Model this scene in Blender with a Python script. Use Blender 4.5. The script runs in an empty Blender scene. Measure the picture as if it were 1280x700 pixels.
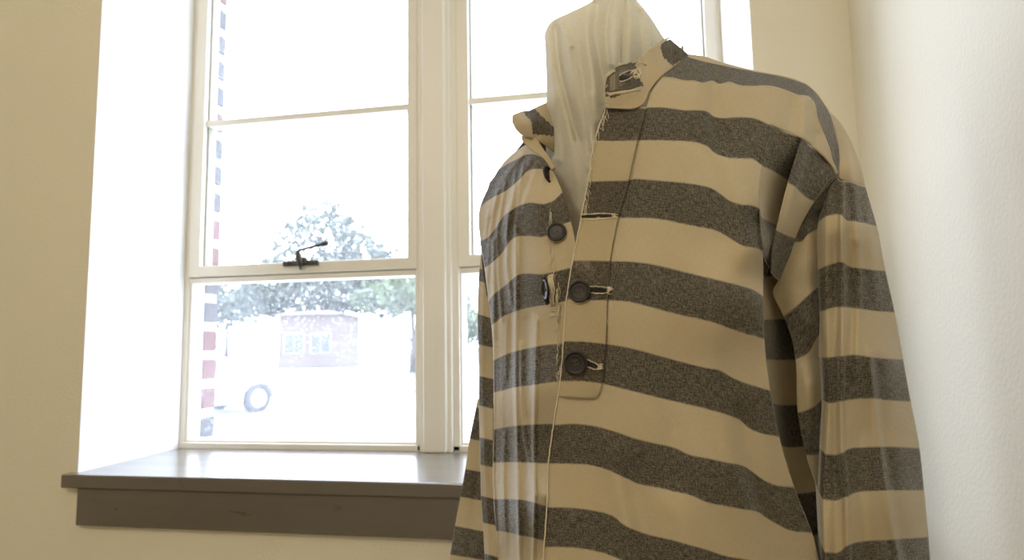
import bpy, bmesh, math, random
import numpy as np
from mathutils import Vector, Matrix, Euler
random.seed(4); rng = np.random.default_rng(7)
C = bpy.context.scene.collection
# ---------------------------------------------------------------- camera frame
F = 773.0
SILL = 0.90                                     # height of the window sill above the floor
CAM = np.array([1.102, -1.118, 0.247 + SILL])
EUL = Euler((math.radians(95.82), math.radians(1.0), math.radians(10.04)), 'XYZ')
R = np.array(EUL.to_matrix())
YAW = math.radians(10.04)
RT = np.array([math.cos(YAW), math.sin(YAW), 0]); FW = np.array([-math.sin(YAW), math.cos(YAW), 0])

def ray(px, py):
    v = np.stack([(np.asarray(px, float) - 640) / F, (350 - np.asarray(py, float)) / F, -np.ones_like(np.asarray(px, float))], -1)
    return v @ R.T
def P(px, py, d):
    return CAM + ray(px, py) * np.asarray(d, float)[..., None]
def on_y(px, py, y):
    r = ray(px, py); t = (y - CAM[1]) / r[1]; return CAM + r * t
def XD(x, d, z):
    p = CAM + RT * x + FW * d; return np.array([p[0], p[1], z])

# ---------------------------------------------------------------- tagging
def put(o, label=None, cat=None, group=None, kind=None, parent=None):
    if o.name not in C.objects: C.objects.link(o)
    if label: o['label'] = label
    if cat: o['category'] = cat
    if group: o['group'] = group
    if kind: o['kind'] = kind
    if parent: o.parent = parent
    return o
def empty(name, loc=(0, 0, 0), **k):
    o = bpy.data.objects.new(name, None); o.location = loc; o.empty_display_size = .05
    return put(o, **k)
def mesh_obj(name, verts, faces, mat, uvs=None, smooth=True, **k):
    me = bpy.data.meshes.new(name); me.from_pydata([tuple(map(float, v)) for v in verts], [], [tuple(map(int, f)) for f in faces])
    if uvs is not None:
        ul = me.uv_layers.new(name='UVMap'); li = np.zeros(len(me.loops), int); me.loops.foreach_get('vertex_index', li)
        ul.data.foreach_set('uv', np.asarray(uvs, float)[li].ravel())
    if smooth: me.polygons.foreach_set('use_smooth', [True] * len(me.polygons))
    me.materials.append(mat); me.update()
    return put(bpy.data.objects.new(name, me), **k)
def set_parent_at(o, root):                      # keep world coordinates of a mesh made in world space
    o.parent = root; o.matrix_parent_inverse = Matrix.Translation(root.location).inverted()
    return o

class MB:
    def __init__(s): s.bm = bmesh.new()
    def box(s, a, b, bev=0.0, rot=None, seg=2):
        a = Vector(a); b = Vector(b); c = (a + b) / 2; d = b - a
        t = bmesh.new(); bmesh.ops.create_cube(t, size=1)
        for v in t.verts: v.co = Vector((v.co.x * d.x, v.co.y * d.y, v.co.z * d.z))
        if bev: bmesh.ops.bevel(t, geom=t.edges[:], offset=bev, segments=seg, affect='EDGES', profile=.5)
        for v in t.verts:
            if rot is not None: v.co = rot @ v.co
            v.co += c
        me = bpy.data.meshes.new('t'); t.to_mesh(me); t.free(); s.bm.from_mesh(me); bpy.data.meshes.remove(me); return s
    def raw(s, verts, faces):
        vs = [s.bm.verts.new(tuple(map(float, v))) for v in verts]
        for f in faces:
            try: s.bm.faces.new([vs[i] for i in f])
            except ValueError: pass
        return s
    def tube(s, pts, r, n=8, cap=True):
        pts = [Vector(tuple(map(float, p))) for p in pts]; rs = r if hasattr(r, '__len__') else [r] * len(pts)
        rings = []; up = Vector((0.13, .27, .95)).normalized()
        for i, p in enumerate(pts):
            d = (pts[min(i + 1, len(pts) - 1)] - pts[max(i - 1, 0)]).normalized()
            a = d.cross(up)
            if a.length < 1e-3: a = d.cross(Vector((1, 0, 0)))
            a.normalize(); b = d.cross(a)
            rings.append([p + (a * math.cos(2 * math.pi * k / n) + b * math.sin(2 * math.pi * k / n)) * rs[i] for k in range(n)])
        vs = [v for g in rings for v in g]; fs = []
        for i in range(len(pts) - 1):
            for k in range(n): fs.append((i * n + k, i * n + (k + 1) % n, (i + 1) * n + (k + 1) % n, (i + 1) * n + k))
        if cap: fs += [tuple(range(n))[::-1], tuple((len(pts) - 1) * n + k for k in range(n))]
        return s.raw(vs, fs)
    def lathe(s, prof, M, n=32, sx=1.0):
        vs = []; fs = []
        for (r, z) in prof:
            for k in range(n):
                a = 2 * math.pi * k / n; vs.append(M @ Vector((r * math.cos(a) * sx, r * math.sin(a), z)))
        for i in range(len(prof) - 1):
            for k in range(n): fs.append((i * n + k, i * n + (k + 1) % n, (i + 1) * n + (k + 1) % n, (i + 1) * n + k))
        return s.raw(vs, fs)
    def build(s, name, mat, smooth=False, **k):
        bmesh.ops.recalc_face_normals(s.bm, faces=s.bm.faces[:])
        me = bpy.data.meshes.new(name); s.bm.to_mesh(me); s.bm.free()
        if smooth: me.polygons.foreach_set('use_smooth', [True] * len(me.polygons))
        me.materials.append(mat)
        return put(bpy.data.objects.new(name, me), **k)

# ---------------------------------------------------------------- materials
def new_mat(name):
    m = bpy.data.materials.new(name); m.use_nodes = True; nt = m.node_tree; nt.nodes.clear()
    out = nt.nodes.new('ShaderNodeOutputMaterial'); return m, nt, out
class N:
    def __init__(s, nt): s.nt = nt
    def __call__(s, t, ins=None, **props):
        n = s.nt.nodes.new('ShaderNode' + t)
        for k, v in props.items(): setattr(n, k, v)
        for k, v in (ins or {}).items():
            if isinstance(v, bpy.types.NodeSocket): s.nt.links.new(v, n.inputs[k])
            else: n.inputs[k].default_value = v
        return n
    def m(s, op, a, b=0.0, c=0.0, clamp=False):
        n = s('Math', {0: a, 1: b, 2: c}, operation=op, use_clamp=clamp); return n.outputs[0]
    def mix(s, f, a, b):
        n = s('Mix', {0: f, 6: a, 7: b}, data_type='RGBA'); return n.outputs[2]
def rgb(r, g, b): return (r, g, b, 1)
def simple(name, col, rough=.6, metal=0., bump=0., bscale=60., var=0., vscale=3., coat=0., spec=.5, bdist=.002):
    m, nt, out = new_mat(name); n = N(nt)
    tc = n('TexCoord').outputs['Object']
    base = rgb(*col)
    if var:
        no = n('TexNoise', {'Vector': tc, 'Scale': vscale, 'Detail': 5.})
        dk = rgb(*[c * (1 - var) for c in col]); base = n.mix(no.outputs[0], dk, rgb(*[min(1, c * (1 + var * .6)) for c in col]))
    b = n('BsdfPrincipled', {'Base Color': base, 'Roughness': rough, 'Metallic': metal, 'Coat Weight': coat, 'Specular IOR Level': spec})
    if bump:
        no = n('TexNoise', {'Vector': tc, 'Scale': bscale, 'Detail': 4.})
        bp = n('Bump', {'Height': no.outputs[0], 'Strength': bump, 'Distance': bdist}); nt.links.new(bp.outputs[0], b.inputs['Normal'])
    nt.links.new(b.outputs[0], out.inputs[0]); return m

STR = 0.0455; PXM = 0.00086       # metres per stripe, metres per grid column unit (weave coordinates)
def cloth_mat(name, dark, light, sheen=.4, trans=.18, striped=True, wear=0.5):
    m, nt, out = new_mat(name); n = N(nt)
    uv = n('UVMap').outputs[0]
    sep = n('SeparateXYZ', {0: uv}); U, V = sep.outputs[0], sep.outputs[1]
    def stretched(su, sv, det=3.):
        c = n('CombineXYZ', {0: n.m('MULTIPLY', U, su), 1: n.m('MULTIPLY', V, sv)}).outputs[0]
        return n('TexNoise', {'Vector': c, 'Scale': 1., 'Detail': det, 'Roughness': .65}).outputs[0]
    weft = stretched(150, 950); warp = stretched(950, 160); cell = stretched(800, 800, 2.)
    blot = stretched(28, 28, 4.); big = stretched(9, 9, 3.)
    thr = n.m('ADD', n.m('MULTIPLY', n.m('ADD', weft, warp), .35), n.m('MULTIPLY', cell, .3))      # ~.5
    spec = n.m('MULTIPLY', n.m('SUBTRACT', thr, .5), 7.)                                          # signed, approx -.6...6
    lightc = n.mix(n.m('ADD', n.m('MULTIPLY', spec, .30), .5, clamp=True), rgb(*[c * .84 for c in light]), rgb(*[min(1, c * 1.12) for c in light]))
    stain = n.m('MULTIPLY', n.m('SUBTRACT', big, .42), 1.4, clamp=True)
    lightc = n.mix(stain, lightc, rgb(light[0] * .93, light[1] * .84, light[2] * .68))
    col = lightc
    if striped:
        st = n.m('ADD', n.m('DIVIDE', V, STR), n.m('MULTIPLY', n.m('SUBTRACT', weft, .5), .05))
        fr = n.m('FRACT', n.m('MULTIPLY', st, .5))
        e1 = n.m('MULTIPLY', n.m('SUBTRACT', .5, fr), 45., clamp=True); e2 = n.m('MULTIPLY', fr, 45., clamp=True)
        mask = n.m('MULTIPLY', e1, e2)
        worn = n.m('MULTIPLY', n.m('SUBTRACT', blot, .56), 5. * wear, clamp=True)
        f = n.m('ADD', n.m('MULTIPLY', spec, .75), n.m('ADD', .36, n.m('MULTIPLY', worn, .35)), clamp=True)
        darkc = n.mix(f, rgb(*[c * .38 for c in dark]), rgb(dark[0] * 2.3, dark[1] * 2.25, dark[2] * 2.1))
        fleck = n.m('MULTIPLY', n.m('SUBTRACT', stretched(420, 900, 2.), n.m('SUBTRACT', .66, n.m('MULTIPLY', worn, .16))), 12., clamp=True)
        darkc = n.mix(n.m('MULTIPLY', fleck, .6), darkc, rgb(light[0] * .75, light[1] * .75, light[2] * .75))
        col = n.mix(mask, lightc, darkc)
    h = n.m('ADD', n.m('MULTIPLY', thr, 1.), n.m('MULTIPLY', blot, .9))
    bp = n('Bump', {'Height': h, 'Strength': .55, 'Distance': .0016}).outputs[0]
    b = n('BsdfPrincipled', {'Base Color': col, 'Roughness': .85, 'Sheen Weight': sheen, 'Sheen Roughness': .35, 'Specular IOR Level': .25, 'Normal': bp})
    tr = n('BsdfTranslucent', {'Color': col, 'Normal': bp})
    mx = n('MixShader', {0: trans, 1: b.outputs[0], 2: tr.outputs[0]})
    nt.links.new(mx.outputs[0], out.inputs[0]); return m
M_shirt = cloth_mat('striped_ticking', (.150, .136, .117), (.72, .625, .45), sheen=.9, trans=.30)
M_worn = cloth_mat('striped_ticking_soiled', (.100, .087, .072), (.54, .45, .305), sheen=.4, trans=.1, wear=1.4)
M_muslin = cloth_mat('muslin', (.1, .1, .1), (.92, .87, .76), sheen=.1, trans=.45, striped=False)
M_thread = simple('thread', (.66, .58, .43), .9)
M_dthread = simple('dark_seam_thread', (.16, .13, .10), .9)
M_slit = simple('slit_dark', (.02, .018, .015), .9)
M_button = simple('button_resin', (.020, .015, .015), .46, var=.5, vscale=200, bump=.2, bscale=400)
M_hole = simple('button_hole_thread', (.10, .085, .085), .7)
M_wall = simple('cream_wall_paint', (.75, .705, .585), .62, bump=.3, bscale=170, var=.03, vscale=2.5, bdist=.0022)
M_trim = simple('cream_gloss_paint', (.78, .745, .665), .38, var=.04, vscale=6, bump=.1, bscale=40)
M_putty = simple('putty_edge', (.42, .40, .34), .7, var=.25, vscale=30)
M_ceil = simple('ceiling_white', (.82, .79, .72), .8)
M_floor = simple('floor_tile', (.30, .24, .17), .5, var=.2, vscale=4)
M_bronze = simple('aged_bronze', (.085, .075, .055), .45, metal=.6, var=.5, vscale=90)
def brown_paint():
    m, nt, out = new_mat('brown_gloss_paint'); n = N(nt); tc = n('TexCoord').outputs['Object']
    mp = n('Mapping', {'Vector': tc, 'Scale': (1.5, 9, 9)}).outputs[0]
    a = n('TexNoise', {'Vector': mp, 'Scale': 4., 'Detail': 6.}).outputs[0]
    chips = n('TexNoise', {'Vector': tc, 'Scale': 38., 'Detail': 3.}).outputs[0]
    col = n.mix(a, rgb(.098, .082, .066), rgb(.135, .115, .094))
    col = n.mix(n.m('MULTIPLY', n.m('SUBTRACT', chips, .70), 14., clamp=True), col, rgb(.03, .022, .018))
    bp = n('Bump', {'Height': n('TexNoise', {'Vector': mp, 'Scale': 14., 'Detail': 5.}).outputs[0], 'Strength': .12, 'Distance': .002}).outputs[0]
    b = n('BsdfPrincipled', {'Base Color': col, 'Roughness': n.m('ADD', .22, n.m('MULTIPLY', a, .2)), 'Coat Weight': 1., 'Specular IOR Level': .8, 'Coat Roughness': .2, 'Normal': bp})
    nt.links.new(b.outputs[0], out.inputs[0]); return m
M_brown = brown_paint()
def glass_mat():
    m, nt, out = new_mat('rain_spotted_glass'); n = N(nt); tc = n('TexCoord').outputs['Object']
    vo = n('TexVoronoi', {'Vector': tc, 'Scale': 115., 'Randomness': 1.}).outputs['Distance']
    drop = n.m('MULTIPLY', n.m('SUBTRACT', .30, vo), 6., clamp=True)
    patch = n('TexNoise', {'Vector': tc, 'Scale': 5., 'Detail': 3.}).outputs[0]
    drop = n.m('MULTIPLY', drop, n.m('MULTIPLY', n.m('SUBTRACT', patch, .42), 5., clamp=True))
    film = n('TexNoise', {'Vector': tc, 'Scale': 9., 'Detail': 6.}).outputs[0]
    f = n.m('ADD', n.m('MULTIPLY', drop, .20), n.m('ADD', .012, n.m('MULTIPLY', film, .05)))
    t = n('BsdfTransparent', {0: rgb(1, 1, 1)}); d = n('BsdfTranslucent', {0: rgb(.95, .96, 1)})
    mx = n('MixShader', {0: f, 1: t.outputs[0], 2: d.outputs[0]})
    g = n('BsdfGlossy', {0: rgb(1, 1, 1), 'Roughness': .02})
    mx2 = n('MixShader', {0: .05, 1: mx.outputs[0], 2: g.outputs[0]})
    nt.links.new(mx2.outputs[0], out.inputs[0]); return m
M_glass = glass_mat()

# ---------------------------------------------------------------- interpolation tools
def resample(pts, t):
    p = np.array(pts, float); 
    if len(p) == 2: return p[0] + (p[1] - p[0]) * t[:, None]
    s = np.r_[0, np.cumsum(np.linalg.norm(np.diff(p[:, :2], axis=0), axis=1))]; s /= s[-1]
    return hermite(s, p, t)
def hermite(s, p, t):
    h = np.diff(s); dl = np.diff(p, axis=0) / h[:, None]
    m = np.empty_like(p); m[0] = dl[0]; m[-1] = dl[-1]
    if len(p) > 2:
        w1 = h[1:][:, None]; w0 = h[:-1][:, None]
        m[1:-1] = (dl[:-1] * w1 + dl[1:] * w0) / (w0 + w1)
    i = np.clip(np.searchsorted(s, t, side='right') - 1, 0, len(s) - 2)
    x = ((t - s[i]) / h[i])[:, None]; H = h[i][:, None]
    return (2*x**3 - 3*x**2 + 1) * p[i] + (x**3 - 2*x**2 + x) * H * m[i] + (-2*x**3 + 3*x**2) * p[i+1] + (x**3 - x**2) * H * m[i+1]
def tps(anchors, smooth=.02):
    a = np.array(anchors, float); X = a[:, :2] / 100.; n = len(a)
    def U(r2): return np.where(r2 > 0, .5 * r2 * np.log(r2 + 1e-12), 0)
    K = U(((X[:, None] - X[None]) ** 2).sum(-1)) + smooth * np.eye(n)
    Pm = np.c_[np.ones(n), X]; A = np.block([[K, Pm], [Pm.T, np.zeros((3, 3))]])
    w = np.linalg.solve(A, np.r_[a[:, 2], np.zeros(3)])
    def f(x, y):
        q = np.stack([np.ravel(x), np.ravel(y)], -1) / 100.
        k = U(((q[:, None] - X[None]) ** 2).sum(-1)); return (k @ w[:n] + np.c_[np.ones(len(q)), q] @ w[n:]).reshape(np.shape(x))
    return f
def relief(folds, x, y):
    out = np.zeros_like(x)
    for (pl, w, amp) in folds:
        pl = np.array(pl, float); best = np.full(x.shape, 1e9); 
        for a, b in zip(pl[:-1], pl[1:]):
            d = b - a; L = (d ** 2).sum(); t = np.clip(((x - a[0]) * d[0] + (y - a[1]) * d[1]) / L, 0, 1)
            best = np.minimum(best, np.hypot(x - a[0] - t * d[0], y - a[1] - t * d[1]))
        out += amp * np.exp(-best ** 2 / (2 * w * w))
    return out
WV = [(rng.uniform(.012, .07), rng.uniform(-.02, .02), rng.uniform(0, 6.28), rng.uniform(.3, 1)) for _ in range(9)]
WV2 = [(rng.uniform(.05, .22), rng.uniform(-.16, .16), rng.uniform(0, 6.28), rng.uniform(.3, 1)) for _ in range(12)]
def wrinkle(x, y):
    return sum(a * np.sin(kx * x + ky * y + p) for kx, ky, p, a in WV) * .00045 + sum(a * np.sin(kx * x + ky * y + p) for kx, ky, p, a in WV2) * .00013
class Grid:                                      # rows: [(v, [(x, y[, d]) ...])]
    def __init__(s, rows, depth, folds=(), nu=80, per=14, off=0., wr=1., edge=0.):
        t = np.linspace(0, 1, nu)
        rr = []
        for v, pts in rows:
            q = resample([p[:2] for p in pts], t)
            rr.append(q)
        vs = np.array([r[0] for r in rows], float); rr = np.array(rr)
        vv = [vs[0]]
        for a, b in zip(vs[:-1], vs[1:]):
            k = max(2, int(round(per * (b - a)))); vv += list(a + (b - a) * np.arange(1, k + 1) / k)
        vv = np.array(vv); s.vv = vv; s.nu = nu
        g = hermite(vs, rr.reshape(len(vs), -1), vv).reshape(len(vv), nu, 2)
        x, y = g[..., 0], g[..., 1]; s.x, s.y = x, y
        d = depth(x, y) - relief(folds, x, y) - wrinkle(x, y) * wr - off
        if edge: d = d + edge * (np.exp(-t * nu / 3.)[None, :])
        s.d = d
        s.p = P(x, y, d)
        s.uv = np.stack([x * PXM, np.repeat(vv[:, None], nu, 1) * STR], -1)
def merge(grids):
    vs = []; fs = []; uv = []; o = 0
    for p, u in grids:
        a, b = p.shape[:2]; vs.append(p.reshape(-1, 3)); uv.append(u.reshape(-1, 2))
        i = np.arange(a * b).reshape(a, b) + o
        fs += list(np.stack([i[:-1, :-1], i[1:, :-1], i[1:, 1:], i[:-1, 1:]], -1).reshape(-1, 4)); o += a * b
    return np.concatenate(vs), fs, np.concatenate(uv)
def shell(g, T, n=14, inward=0.):                 # back half closing a tube behind a front grid
    t = np.linspace(0, 1, n)[None, :, None]
    A = g.p[:, -1][:, None]; B = g.p[:, 0][:, None]
    p = A + (B - A) * t + FW[None, None] * (T * np.sin(np.pi * t)) 
    u = g.uv[:, -1][:, None] + np.concatenate([t * .12, 0 * t], -1)
    return (p, np.broadcast_to(u, p.shape[:2] + (2,)).copy())
def cloth(name, grids, mat, root, thick=.0011, weld=True, **k):
    v, f, u = merge([(g.p, g.uv) if isinstance(g, Grid) else g for g in grids])
    o = mesh_obj(name, v, f, mat, u, **k); set_parent_at(o, root)
    if weld:
        bm = bmesh.new(); bm.from_mesh(o.data); bmesh.ops.remove_doubles(bm, verts=bm.verts[:], dist=.0003); bm.to_mesh(o.data); bm.free()
    if thick:
        md = o.modifiers.new('thickness', 'SOLIDIFY'); md.thickness = thick; md.offset = 0
    return o

# ================================================================ THE SHIRT
hip = XD(.11, .80, 0)
shirt = empty('striped_shirt', (hip[0], hip[1], .55), label='worn dark and cream striped band-collar shirt with open placket, standing by the window', cat='shirt')
bodyD = tps([(757,135,.700),(727,270,.680),(708,370,.668),(698,500,.664),(690,600,.664),(680,690,.662),(676,780,.66),
 (813,135,.688),(791,225,.668),(765,330,.657),(760,430,.652),(755,600,.652),(755,780,.65),(830,96,.712),(880,104,.712),(860,180,.668),(860,300,.640),
 (860,450,.628),(860,600,.624),(860,780,.622),(915,103,.715),(950,107,.716),(984,113,.716),(1015,124,.715),(1030,165,.706),(1046,218,.695),(910,180,.668),(900,300,.632),(905,450,.620),(910,600,.618),
 (962,155,.682),(951,208,.655),(949,259,.640),(953,314,.632),(954,369,.630),(955,425,.628),(963,487,.632),(974,546,.638),(992,607,.646),(1015,665,.656),(1035,740,.66),
 (962,278,.672),(958,325,.676),(1003,174,.682),(985,229,.672),(974,290,.682),(1017,252,.688),(994,297,.695),(974,349,.708)], .004)
# long soft folds of the near front panel (toward the camera +)
foldA = [([(868,95),(872,160),(905,205),(925,260),(932,330)], 9, 0.0047), ([(893,100),(893,150),(905,190)], 6, -.005), ([(905,108),(912,150)], 8, .004),
 ([(842,98),(842,150)], 7, .002), ([(800,150),(778,230),(766,320),(762,420)], 5, .0018), ([(880,180),(910,240),(935,300)], 12, -0.0054),
 ([(1004,130),(1004,150),(1003,174)], 4.5, .006), ([(988,130),(985,165)], 7, -.004),([(1018,170),(1012,215),(1005,245)], 5, -.004),
 ([(800,330),(812,450),(800,560)], 14, 0.0034), ([(850,350),(852,470),(838,600)], 12, -0.0041), ([(895,360),(890,460),(905,560),(930,640),(960,700)], 13, 0.0061),
 ([(925,520),(940,590),(955,650),(975,700)], 9, -0.0081), ([(765,560),(772,610),(785,660),(790,700)], 9, 0.0061), ([(790,590),(805,650),(810,700)], 10, -0.0041),
 ([(745,500),(740,560),(742,640),(745,700)], 10, -0.0027), ([(850,640),(862,700)], 12, 0.0041), ([(708,520),(702,600),(700,700)], 6, -.0015)]
rowsA = [
 (1, [(813,97),(838.6,97.4),(853.6,101),(868.6,101.7),(877,104),(890,101.7),(898.6,105.4),(911.5,102.8),(922,106.5),(940,108),(951,107),(964,107.8),(985,114)]),
 (2, [(808,134),(826,133.7),(841,135.4),(856,137.5),(868.6,137.5),(883.6,139),(892,145),(903,147),(922,146),(943,147.5),(962,155.4)]),
 (3, [(796,177),(811,176.5),(836.5,177),(860,178),(873,180),(883.6,184),(894,193),(907,198),(926.5,199.7),(941,200.4),(951,208)]),
 (4, [(785,224.5),(793.6,223),(811,224),(832,225.7),(853.6,227.6),(873,230.4),(890,235),(901,242),(911.5,249.7),(926.5,254.6),(940,256),(949,259.7)]),
 (5, [(772,273),(793.6,273.7),(815,274),(832,276.5),(853.6,281),(877,285.5),(894,289),(907,295.8),(920,304),(928.6,308.6),(943,311),(953,314)]),
 (6, [(762,325.8),(786,326),(809.5,328.5),(835,333.7),(858,339.6),(884,346),(904.6,351),(925,356.3),(940.6,361.4),(954,369.7)]),
 (7, [(758,376.5),(783.7,378),(807,383.3),(830,389.7),(855.8,396),(876,400),(891.8,404),(907,409.8),(927.8,416.8),(945.8,422),(955,425)]),
 (8, [(757,428.8),(778.6,432),(801.7,437.3),(825,443.8),(848,450),(868.6,455.3),(884,458.7),(899.5,461.8),(915,470.8),(930,477),(945.8,482),(962.5,487)]),
 (9, [(751,480),(771,485),(808.6,494.3),(837,501.4),(880,511.4),(910,520),(922.6,525),(935.5,535.4),(951,542.6),(974,547)]),
 (10,[(753,533.5),(771,539),(791.4,546),(814.6,552),(843,558.6),(863.5,567.6),(884,571.4),(907,576.6),(930,582),(943,590.7),(958.6,601),(969,605),(992,607.5)]),
 (11,[(753,585.6),(765.7,590.7),(781,598.5),(799,606),(819.7,610),(843,615.7),(863.5,620),(884,629),(904.6,633),(925,637),(945.8,641),(958.6,648.6),(971.5,656),(985,663),(1015,667)]),
 (12,[(755.4,639.6),(768.3,644.8),(778.6,653.8),(794,661.5),(814.6,668),(837.8,673),(861,679.5),(884,686),(904.6,693),(930,697.5),(975,706),(1000,715),(1028,722)]),
 (13,[(755,692),(773,699),(794,710),(814.6,716),(861,730),(904,742),(930,747),(980,758),(1040,772)]),
 (14,[(755,742),(794,757),(861,778),(930,795),(980,808),(1044,822)]),
 (15,[(755,790),(794,804),(861,826),(930,845),(980,858),(1046,872)])]
rowsAL = [(2,[(757,134.6),(782,134),(808,134)]),(3,[(743,177),(770,177),(796,177)]),(4,[(735.8,226),(760,226),(785,224.5)]),(5,[(727,272.5),(750,273),(772,273)]),
 (6,[(716.5,325),(740,325),(762,325.8)]),(7,[(709,375),(733,376),(758,376.5)]),(8,[(705.7,425.4),(730,426),(757,428.8)]),(9,[(701.5,477.5),(730,477.6),(751,480)]),
 (10,[(692,530),(718,528.6),(735,530),(753,533.5)]),(11,[(685.5,580.5),(714,580.5),(736,582),(753,585.6)]),(12,[(683.5,633),(704,633),(730,635),(755.4,639.6)]),
 (13,[(680,684.6),(704,684.6),(730,687),(755,692)]),(14,[(677,736),(704,735),(730,738),(755,742)]),(15,[(675,786),(704,785),(730,787),(755,790)])]
rowsB = [(1,[(985,114),(996.5,118),(1011.5,121.5),(1016,126),(1022,148),(1028.6,165),(1037,186.5),(1042.5,210),(1045.8,218.6)]),
 (2,[(962,155.4),(983.6,165),(1002,173),(1015.7,184),(1030.7,197),(1039,206.8),(1045.7,219)]),
 (3,[(951,208),(968.6,216.5),(984.7,227),(992,234),(1000.7,242.5),(1009,249),(1017,252.5)])]
rowsB1 = [(2,[(962,155.4),(983.6,165),(1003,173.5),(1006,176)]),(3,[(951,208),(968.6,216.5),(984.7,227),(992,231)]),(4,[(949,259.7),(952.5,271.5),(962,276),(978,284)]),(5,[(953,314),(956,325),(964,336),(974,340)])]
rowsB2 = [(2,[(1002,173.5),(1015.7,184),(1030.7,197),(1039,206.8),(1045.7,219)]),(3,[(984.7,229.5),(992,234),(1000.7,242.5),(1009,249),(1017,252.5)]),
 (4,[(970.5,286.5),(981,292),(994,297)]),(4.35,[(965.3,306),(976,312),(989,314)]),(5,[(963.5,340),(969,347),(974,350.5)])]
b1D = tps([(962,155,.682),(951,208,.655),(949,259,.640),(953,314,.632),(1003,173,.684),(984,200,.682),(968,216,.676),(986,228,.705),(965,276,.690),(976,284,.71),(960,325,.69),(972,340,.71),(956,268,.66)], .0005)
b2D = tps([(1002,173,.679),(993,200,.668),(985,229,.658),(971,286,.655),(965,306,.660),(964,340,.675),(974,350,.700),(994,297,.692),(1017,252,.686),(1045,218,.695),(1030,197,.700),(990,262,.668),(1005,225,.676)], .0005)
# shoulder strip over the top (dark) and its light sliver at the neck
shD = tps([(861,69,.765),(900,80,.757),(943,90,.752),(1000,103,.745),(1028,128,.735),(1043,167,.722),(1049,201,.710),(1047,216,.698),
 (826,96,.712),(880,104,.714),(940,108,.717),(1015,124,.715),(1030,165,.706),(1046,218,.695)], .002)
rowsS = [(-.35,[(861,68),(880,71),(900,77.5),(943,88.5),(973,94.5),(994,100),(1009,106.2),(1020,116),(1029,128),(1037.5,142),(1044,167),(1048.5,186.5),(1049.3,201),(1047.8,216)]),
 (0,[(858,71),(880,77),(900,81.5),(943,90),(973,95.5),(994,101),(1009,107),(1020,117),(1028.6,128.8),(1037,142.7),(1043.6,167),(1048,186.5),(1049,201),(1047.5,216.5)]),
 (1,[(826,96),(838.6,97.4),(853.6,101),(868.6,101.7),(877,104),(890,101.7),(898.6,105.4),(911.5,102.8),(922,106.5),(940,108),(964,107.8),(985,114),(996.5,118),(1011.5,121.5),(1016,126),(1022,148),(1028.6,165),(1037,186.5),(1042.5,210),(1045.8,218.6)])]
gA = Grid(rowsA, bodyD, foldA, nu=110); gAL = Grid(rowsAL, bodyD, foldA, nu=30)
gB1 = Grid(rowsB1, b1D, (), nu=40); gB2 = Grid(rowsB2, b2D, [([(1004,190),(992,235),(982,280)],3.5,.004), ([(1012,200),(1002,240)],3.5,-.003)], nu=44); gB = Grid(rowsB, bodyD, foldA, nu=60); kB = int((gB.vv <= 2.001).sum()); gB.p = gB.p[:kB]; gB.uv = gB.uv[:kB]; gS = Grid(rowsS, shD, [([(893,85),(893,110)],6,-.004)], nu=130, per=14)
o = cloth('front_panel', [gA, gAL, gB, gB1, gB2, gS], M_shirt, shirt)
# far front panel
eD = tps([(658,181,.805),(641,193,.840),(622,214,.870),(603,250,.890),(600,280,.890),(604,330,.880),(611,376,.870),(617,450,.865),(617,580,.860),(620,664,.855),(626,760,.85),
 (676,196,.765),(690,213,.742),(648,225,.800),(630,290,.815),(640,370,.790),(640,500,.783),(640,650,.780),(640,760,.78),(661,253,.752),(661,340,.738),(661,480,.732),(661,620,.730),(661,760,.728),
 (684,254,.722),(684,340,.703),(684,480,.690),(681,620,.684),(682,760,.68),(703,240,.720),(714,278,.706),(722,331,.690),(722,400,.684),(720,478,.678),(703,560,.705),(703,620,.710),(703,700,.712)], .003)
foldE = [([(617.5,300),(618,420),(617.5,530),(616,600),(622,700)], 2.2, .008), ([(646,285),(646,390),(645,470),(647,540),(648,600),(650,700)], 2.0, .009), ([(652,430),(652,500),(656,545),(665,590),(670,620)], 1.8, .005),
 ([(636,260),(634,330),(640,380)], 1.8, .005), ([(622,240),(612,300),(610,350)], 1.6, .004), ([(632,230),(622,290),(624,350),(628,400)], 1.6, .005), ([(645,215),(640,260),(632,300)], 1.6, .004), ([(655,205),(650,240),(645,285)], 1.5, .004), ([(612,255),(607,300)], 1.5, .003), ([(622,430),(623,520),(622,600)], 1.6, .003), ([(634,400),(633,470)], 1.6, .003), ([(632,540),(630,600),(634,690)], 1.8, .003), ([(668,395),(666,470)], 1.6, .003), ([(672,400),(670,470),(668,540),(669,620),(667,700)], 2.0, .008), ([(640,395),(638,480)], 3.5, -.005), ([(659,400),(660,520)], 3.5, -.004),
 ([(664,200),(645,235),(630,290)], 3, .0045), ([(652,195),(630,225),(612,270)], 3, .0045), ([(672,205),(662,235),(650,270)], 2.5, .003), ([(628,400),(627,520),(628,680)], 3, .0035),
 ([(689,255),(690,300),(693,336),(697,380),(698,470)], 1.6, .002), ([(638,560),(636,700)], 4, -.004), ([(659,560),(659,700)], 3.5, -.005)]
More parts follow.
